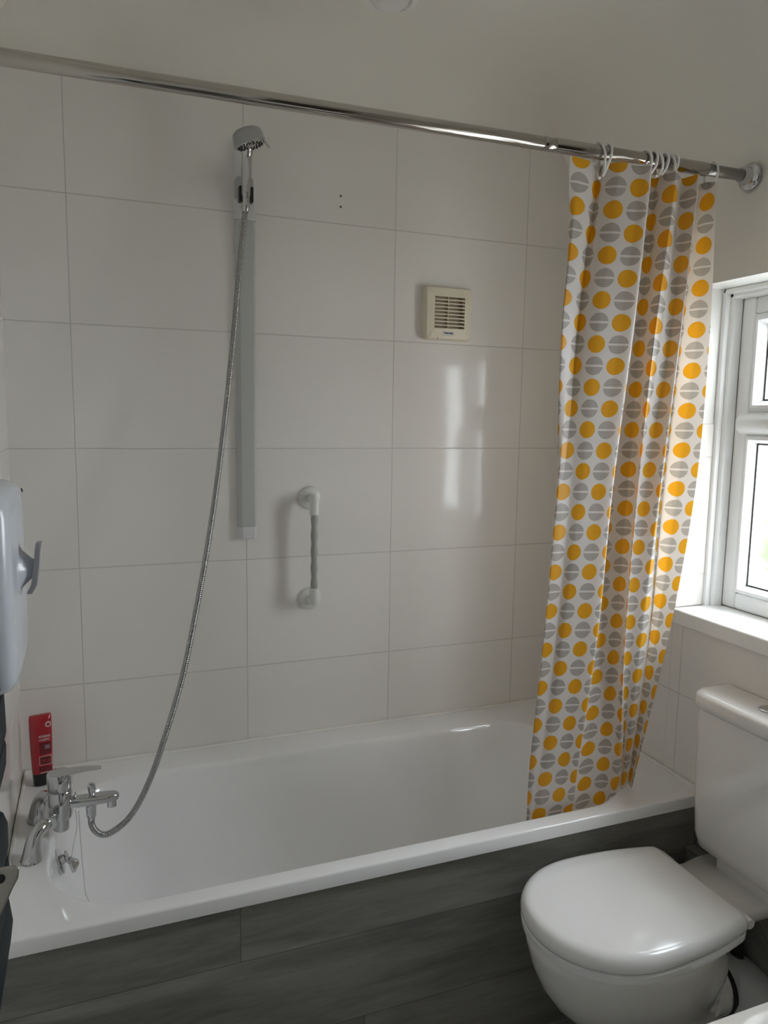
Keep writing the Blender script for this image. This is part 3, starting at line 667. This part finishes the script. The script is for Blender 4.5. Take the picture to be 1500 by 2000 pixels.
# ------------------------------------------------------------------ shower gel bottle
gel = empty('shower_gel_bottle', (.052, -.085, .552), 'red shower gel bottle with black cap standing in the bath corner', 'bottle')
GR = Matrix.Rotation(math.radians(12), 4, 'Z'); 
def place_g(o): o.matrix_world = Matrix.Translation((.052, -.085, .552)) @ GR; return o
def gpp(name, bm, m, **k):
    for v in bm.verts: v.co = Matrix.Translation((.052, -.085, .552)) @ GR @ v.co
    return setp(obj(name, bm, m, **k), gel)
def oval(hw, hd, z, n=32, e=.62):
    return [(hw*math.copysign(abs(math.cos(a))**e, math.cos(a)), hd*math.copysign(abs(math.sin(a))**e, math.sin(a)), z) for a in [2*PI*k/n for k in range(n)]]
bm = bmesh.new(); loft(bm, [oval(.020, .014, 0), oval(.0225, .0165, .002), oval(.0235, .0175, .030), oval(.0235, .0175, .033)]); gpp('cap', bm, M_black, smooth=.8)
bm = bmesh.new(); loft(bm, [oval(.0235, .017, .033), oval(.0250, .0185, .037), oval(.0265, .0190, .09), oval(.0275, .0180, .15), oval(.0275, .0150, .180), oval(.0265, .010, .188), oval(.024, .004, .1895)]); gpp('bottle_body', bm, M_redgel, smooth=.8)
def front_y(z): return -.0186 if z < .1 else -.0186 + (z-.1)/.08*.0030
def label_rect(name, x0, x1, z0, z1, m, off=.0004):
    bm = bmesh.new(); box(bm, x0, x1, front_y((z0+z1)/2)-.0012-off, front_y((z0+z1)/2)+.0006, z0, z1); return gpp(name, bm, m)
label_rect('label_panel', -.0085, .0215, .058, .082, M_white_ink, .0)
label_rect('label_field', -.0075, .0205, .059, .081, M_redgel, .0003)
label_rect('label_band', -.010, .021, .040, .053, M_dark_red, .0)  # dark red printed band below the label panel
label_rect('fruit_patch', -.007, .021, .088, .118, M_dark_red, .0)
label_rect('grey_patch', .006, .018, .101, .112, mat('greyish_ink', (.25, .20, .22), .5), .0003)
bm = bmesh.new(); lathe(bm, (.0165, front_y(.165)+.002, .166), (0, -1, -.1), [(0, .0075), (.0030, .0075), (.0034, .006)], 24); gpp('badge', bm, M_white_ink, smooth=True)
bm = bmesh.new(); lathe(bm, (.0165, front_y(.165)-.0012, .166), (0, -1, -.1), [(0, .0042), (.0008, .0042), (.0010, .003)], 20); gpp('badge_centre', bm, M_redgel, smooth=True)
GRR = GR.to_3x3() @ RY
def gtext(name, s, m, x, z, size, wd, off=.0018):
    loc = Matrix.Translation((.052, -.085, .552)) @ GR @ Vector((x, front_y(z)-off, z)); return text_obj(name, s, m, loc, GRR, size, gel, wd, .0002)
gtext('brand_text', 'ORIGINAL', M_ink, .0065, .0755, .0115, .025)
gtext('brand_text', 'SOURCE', M_ink, .0065, .0645, .0125, .025)
gtext('scent_text', 'RHUBARB', M_white_ink, .006, .1355, .0090, .027)
gtext('scent_text', '& RASPBERRY', M_white_ink, .006, .1265, .0070, .026)
gtext('small_text', 'SHOWER GEL', M_white_ink, .006, .0375, .0050, .026)

# ------------------------------------------------------------------ toilet
TY = -.922
toi = empty('toilet', (1.35, TY, 0), 'white close-coupled toilet with closed lid beside the bath', 'toilet')
def tpp(name, bm, m, **k): return setp(obj(name, bm, m, **k), toi)
def dshape(xb, xt, hb, hw, z, n=44, p=1.0):
    """outline: straight back at xb (half width hb), widest hw, rounded front tip at xt (xt<xb)"""
    L_ = xb-xt; pts = []
    xc = xt + hw*1.12
    for k in range(n+1):
        a = -PI/2 + PI*k/n            # front half ellipse
        pts.append(Vector((xc - (xc-xt)*math.cos(a)**.95, TY + hw*math.sin(a), z)))
    m_ = 10
    for s in (1,):
        for k in range(1, m_+1):
            t = k/m_; e = hw + (hb-hw)*(t**2.0)
            pts.append(Vector((xc + (xb-xc-.02)*t, TY + e, z)))
    pts.append(Vector((xb-.006, TY+hb-.006, z))); pts.append(Vector((xb, TY+hb-.022, z)))
    pts.append(Vector((xb, TY-hb+.022, z))); pts.append(Vector((xb-.006, TY-hb+.006, z)))
    for k in range(m_, 0, -1):
        t = k/m_; e = hw + (hb-hw)*(t**2.0)
        pts.append(Vector((xc + (xb-xc-.02)*t, TY - e, z)))
    return pts
def inset(pts, d, z, c=None):
    c = c or Vector((sum(p.x for p in pts)/len(pts), TY, 0)); out = []
    for p in pts:
        v = Vector((p.x-c.x, p.y-c.y, 0)); l = v.length; v = v*((l-d)/l) if l > d else v*0
        out.append(Vector((c.x+v.x, c.y+v.y, z)))
    return out
LZ = .482
base = dshape(1.490, 1.036, .150, .180, 0)
bm = bmesh.new(); loft(bm, [inset(base, .012, LZ-.036), inset(base, .003, LZ-.036), inset(base, .0, LZ-.030), inset(base, .0, LZ-.020), inset(base, .004, LZ-.010), inset(base, .012, LZ-.003), inset(base, .024, LZ), inset(base, .08, LZ+.004), inset(base, .14, LZ+.006)])
tpp('lid', bm, M_seat, smooth=1.2)
bm = bmesh.new(); sbse = dshape(1.487, 1.037, .148, .179, 0); loft(bm, [inset(sbse, .010, LZ-.058), inset(sbse, .001, LZ-.056), inset(sbse, .0, LZ-.0415), inset(sbse, .003, LZ-.0395)]); tpp('seat', bm, M_seat, smooth=1.0)
for s in (-1, 1):
    bm = bmesh.new(); tube(bm, [(1.497, TY+s*.100, LZ-.030), (1.497, TY+s*.138, LZ-.030)], .011, 16); tpp('hinge', bm, M_seat, smooth=.8)
def bowl_ring(xt, xb, hw, z, n=48, sq=1.0):
    cx, rx = (xt+xb)/2, (xb-xt)/2; out = []
    for k in range(n):
        a = 2*PI*k/n; c, s_ = math.cos(a), math.sin(a)
        w_ = hw*(1.0 if c < .3 else 1.0)
        out.append(Vector((cx + rx*math.copysign(abs(c)**sq, c), TY + w_*math.copysign(abs(s_)**sq, s_), z)))
    return out
bm = bmesh.new()
RZ = LZ-.061
br = [bowl_ring(1.180, 1.600, .090, 0.0, sq=.8), bowl_ring(1.178, 1.602, .092, .020, sq=.8), bowl_ring(1.188, 1.590, .080, .06, sq=.85), bowl_ring(1.186, 1.575, .076, .14, sq=.9), bowl_ring(1.178, 1.565, .082, .185, sq=.95),
      bowl_ring(1.143, 1.556, .103, .222), bowl_ring(1.102, 1.550, .129, .265), bowl_ring(1.072, 1.545, .150, .312), bowl_ring(1.054, 1.528, .164, .358), bowl_ring(1.045, 1.512, .171, .395), bowl_ring(1.042, 1.505, .173, RZ-.006), bowl_ring(1.047, 1.500, .169, RZ)]
loft(bm, br); tpp('bowl', bm, M_ceramic, smooth=1.2)
# shelf behind the seat carrying the cistern
bm = bmesh.new(); SH = RZ-.004
def shelf(h_, z, i=0): 
    return [Vector(p) for p in ((1.42+i, TY-.110+i, z), (1.48, TY-.098+i, z), (1.54, TY-.076+i, z), (1.62, TY-.074+i, z), (1.689-i, TY-.076+i, z), (1.689-i, TY+.150-i, z), (1.62, TY+.150-i, z), (1.57, TY+.140-i, z), (1.50, TY+.135-i, z), (1.44+i, TY+.13-i, z))]
loft(bm, [shelf(0, SH-.032, .012), shelf(0, SH-.024), shelf(0, SH-.006), shelf(0, SH, .006)]); tpp('pan_shelf', bm, M_ceramic, smooth=1.0)
# spigot at the back of the pan
bm = bmesh.new(); lathe(bm, (1.50, TY-.005, .205), (1, 0, -.05), [(0, .07), (.06, .066), (.090, .060)], 32); tpp('outlet_spigot', bm, M_ceramic, smooth=True)
# cistern
bm = bmesh.new()
CY0, CY1 = TY-.185, TY+.160
def cr_(x0, y0, y1, z, r=.045): return rrect(x0, 1.690, y0, y1, (.008, r, r, .008), z, 8)
loft(bm, [cr_(1.606, CY0+.035, CY1-.022, SH+.046, .04), cr_(1.596, CY0+.024, CY1-.012, SH+.052, .045), cr_(1.588, CY0+.016, CY1-.006, SH+.085, .048), cr_(1.582, CY0+.006, CY1-.002, .62, .048), cr_(1.580, CY0, CY1, .826, .048)])
tpp('cistern', bm, M_ceramic, smooth=.9)
bm = bmesh.new(); loft(bm, [rrect(1.634, 1.688, TY-.12, TY+.10, .012, SH-.002, 6), rrect(1.634, 1.688, TY-.12, TY+.10, .012, SH+.05, 6)]); tpp('cistern_gasket', bm, M_ceramic, smooth=.9)
bm = bmesh.new()
def cl(i, z): return rrect(1.570+i, 1.692, CY0-.008+i, CY1+.008-i, (.008, .055, .055, .008), z, 10)
loft(bm, [cl(.006, .829), cl(.0, .832), cl(0, .856), cl(.003, .863), cl(.010, .868), cl(.022, .870)]); tpp('cistern_lid', bm, M_ceramic, smooth=1.2)
bm = bmesh.new(); lathe(bm, (1.640, TY-.02, .870), (0, 0, 1), [(0, .024), (.003, .024), (.005, .021), (.006, .010)], 28); tpp('flush_button', bm, M_chrome, smooth=True)

# soil pipe connector and dark supply pipe
sp = bmesh.new(); py_ = TY-.005
tube(sp, catmull([(1.535, py_, .200), (1.560, py_, .200), (1.585, py_-.004, .198), (1.606, py_-.030, .185), (1.612, py_-.075, .165), (1.612, py_-.13, .15)], 8), .068, 36)
spo = obj('soil_pipe', sp, M_pvcpipe, smooth=1.2); tag(spo, 'pale grey plastic soil pipe bend behind the toilet pan', 'pipe')
bm = bmesh.new(); lathe(bm, (1.540, py_, .200), (1, 0, 0), [(0, .070), (.002, .0735), (.010, .0735), (.012, .070)], 36); setp(obj('pipe_collar', bm, M_black, smooth=True), spo)
bm = bmesh.new(); tube(bm, [(1.606, -.935, .255), (1.606, -.935, .30), (1.606, -.935, .34), (1.606, -.935, .366)], [.016, .016, .010, .010], 14); o = obj('supply_pipe', bm, M_black, smooth=True); tag(o, 'short black upright pipe under the cistern behind the bowl', 'pipe')

# ------------------------------------------------------------------ washbasin cabinet, corner of its white top in the near right
van = empty('washbasin_unit', (1.2, -1.78, 0), 'white washbasin top on a cabinet at the near right corner', 'washbasin')
bm = bmesh.new(); N = 10
outer = lambda i, z: rrect(.62+i, 1.690, -2.02+i, -1.545-i, (.004, .02, .02, .004), z, N)
inner = lambda i, z: rrect(.80+i, 1.50-i, -1.94+i, -1.64-i, .07, z, N)
loft(bm, [outer(.01, .785), outer(0, .788), outer(0, .815), outer(.005, .820), inner(0, .820), inner(.012, .812), inner(.05, .72), inner(.12, .70)], True, True, True)
setp(obj('basin_top', bm, M_ceramic, smooth=.9), van)
bm = bmesh.new(); box(bm, .66, 1.69, -1.99, -1.585, .0, .784); setp(obj('cabinet', bm, M_white_paint, bevel=.003), van)

# ------------------------------------------------------------------ white dispenser on the left wall
dis = empty('wall_dispenser', (0, -.86, 1.11), 'white wall-mounted dispenser unit with grey push lever on the left wall', 'dispenser')
bm = bmesh.new()
def dr(i, x, n=8): return [Vector((x, p.x, p.y)) for p in rrect(-1.02+i, -.762-i, 1.113+i, 1.418-i, (.03, .03, .06, .05), 0, n)]
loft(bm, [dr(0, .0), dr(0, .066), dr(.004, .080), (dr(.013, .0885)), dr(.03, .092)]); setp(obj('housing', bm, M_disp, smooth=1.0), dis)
# knob with a lever blade
bm = bmesh.new(); kc = (.088, -.872, 1.283)
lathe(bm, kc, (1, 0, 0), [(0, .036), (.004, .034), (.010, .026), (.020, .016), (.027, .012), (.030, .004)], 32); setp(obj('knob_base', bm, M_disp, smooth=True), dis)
bm = bmesh.new()
loft(bm, [[(x-.005, y0_, z), (x+.004, y0_, z), (x+.004, y1_, z), (x-.005, y1_, z)] for x, y0_, y1_, z in ((.104, -.884, -.870, 1.243), (.112, -.892, -.860, 1.258), (.117, -.896, -.857, 1.29), (.1195, -.896, -.858, 1.315), (.121, -.888, -.866, 1.325))])
setp(obj('lever', bm, M_greyplastic, bevel=.002), dis)
bm = bmesh.new(); tube(bm, catmull([(.083, -.800, 1.146), (.0815, -.802, 1.128), (.076, -.806, 1.114)], 5), [.002, .003, .004, .005, .006, .0065, .007, .0072, .007, .006, .004], 12); setp(obj('outlet_spout', bm, M_black, smooth=True), dis)
bm = bmesh.new(); tube(bm, [(.0915, -.79, 1.402), (.0925, -.79, 1.396)], .0012, 8); setp(obj('indicator_dot', bm, M_black), dis)

# ------------------------------------------------------------------ anthracite towel radiator near the camera, seen end-on
rad = empty('towel_radiator', (.03, -1.15, .6), 'dark anthracite towel radiator with shaped bars on the left wall', 'radiator')
def rb(prof, nm='radiator_bar'):
    bm = bmesh.new(); y0_, y1_ = -1.42, -.950
    P = [(.020, prof[0][1])] + prof + [(.020, prof[-1][1])]
    loft(bm, [[(x, y1_, z) for x, z in P], [(x, y0_, z) for x, z in P]]); setp(obj(nm, bm, M_anthracite, bevel=.003), rad)
rb([(.069, 1.235), (.072, 1.225), (.072, 1.205), (.067, 1.192)])
rb([(.066, 1.187), (.072, 1.182), (.070, 1.132), (.064, 1.119)])
rb([(.064, 1.115), (.069, 1.110), (.0695, 1.052), (.067, 1.040)])
rb([(.067, 1.038), (.0685, 1.030), (.067, 1.000), (.062, .980), (.050, .962)])
rb([(.052, .929), (.060, .922), (.065, .906), (.0645, .868), (.062, .855)])
rb([(.063, .851), (.0645, .835), (.062, .788)])
rb([(.061, .784), (.0655, .745), (.061, .711), (.054, .674), (.041, .634)])
for y_ in (-1.38, -1.00):
    bm = bmesh.new(); tube(bm, [(.016, y_, .60), (.016, y_, 1.26)], .013, 16); setp(obj('upright', bm, M_anthracite, smooth=.8), rad)
# metal plate with a hole in front of it
pm = bmesh.new()
outl = [(-.03, 0), (.012, 0), (.0165, -.003), (.0150, -.013), (.010, -.022), (.000, -.045), (-.010, -.062), (-.03, -.075)]
bx = lambda y_: [(.113+a, y_, 1.1165+b) for a, b in outl]
loft(pm, [bx(-1.440), bx(-1.444)]); 
plate = obj('metal_plate', pm, M_brushed, bevel=.0015); tag(plate, 'brushed metal plate with bright edge in front of the dark radiator', 'metal plate')
bm = bmesh.new(); lathe(bm, (.1135, -1.4445, 1.107), (0, -1, 0), [(0, .0042), (.0005, .0042), (.0007, .003)], 16); setp(obj('plate_hole', bm, M_black, smooth=True), plate)

# ------------------------------------------------------------------ ceiling downlight (off)
dl = empty('ceiling_downlight', (.912, -.335, ZC), 'small round white downlight in the ceiling, switched off', 'ceiling light')
bm = bmesh.new(); lathe(bm, (.912, -.335, ZC+.001), (0, 0, -1), [(0, .068), (.003, .067), (.006, .060), (.007, .053), (.004, .051), (-.02, .050)], 48); setp(obj('bezel', bm, M_white_paint, smooth=True), dl)
bm = bmesh.new(); lathe(bm, (.916, -.330, ZC+.012), (.06, .0, -1), [(0, .046), (.010, .045), (.020, .040), (.027, .031), (.030, .018), (.031, .004)], 40); setp(obj('lamp', bm, M_white_paint, smooth=True), dl)
bm = bmesh.new(); lathe(bm, (.912, -.335, ZC+.004), (0, 0, -1), [(0, .0505), (.002, .0505), (.0025, .045)], 40); setp(obj('recess', bm, M_dark_steel, smooth=True), dl)

# ------------------------------------------------------------------ sub-parts: hang small pieces on the part that carries them
def nest(root, child, part, cond=None):
    ps = [c for c in root.children if c.name.split('.')[0] == part]
    for c in [c for c in root.children if c.name.split('.')[0] == child]:
        if not ps: return
        ctr = lambda o: sum((v.co for v in o.data.vertices), Vector())/max(1, len(o.data.vertices))
        p = min(ps, key=lambda q: (ctr(q)-ctr(c)).length)
        c.parent = p; c.matrix_parent_inverse = Matrix.Identity(4)
nest(hs, 'nozzle', 'spray_plate'); nest(hs, 'spray_lever', 'head')
nest(gel, 'brand_text', 'label_panel'); nest(gel, 'label_field', 'label_panel'); nest(gel, 'scent_text', 'bottle_body'); nest(gel, 'badge_centre', 'badge'); nest(gel, 'grey_patch', 'fruit_patch'); nest(gel, 'small_text', 'label_band')
nest(rail, 'holder_clip', 'handset_slider'); nest(rail, 'holder_socket', 'handset_slider')
nest(tap, 'lever_handle', 'valve_body'); nest(tap, 'diverter_knob', 'spout'); nest(tap, 'chain_stay', 'spout')
nest(toi, 'flush_button', 'cistern_lid'); nest(toi, 'hinge', 'seat')
nest(fan, 'maker_name', 'name_plate'); nest(fan, 'slat_support', 'shutter')
nest(dis, 'lever', 'knob_base')
nest(win, 'gasket', 'pane'); nest(gr, 'elbow', 'wall_flange'); nest(bath, 'plug', 'overflow_cover')
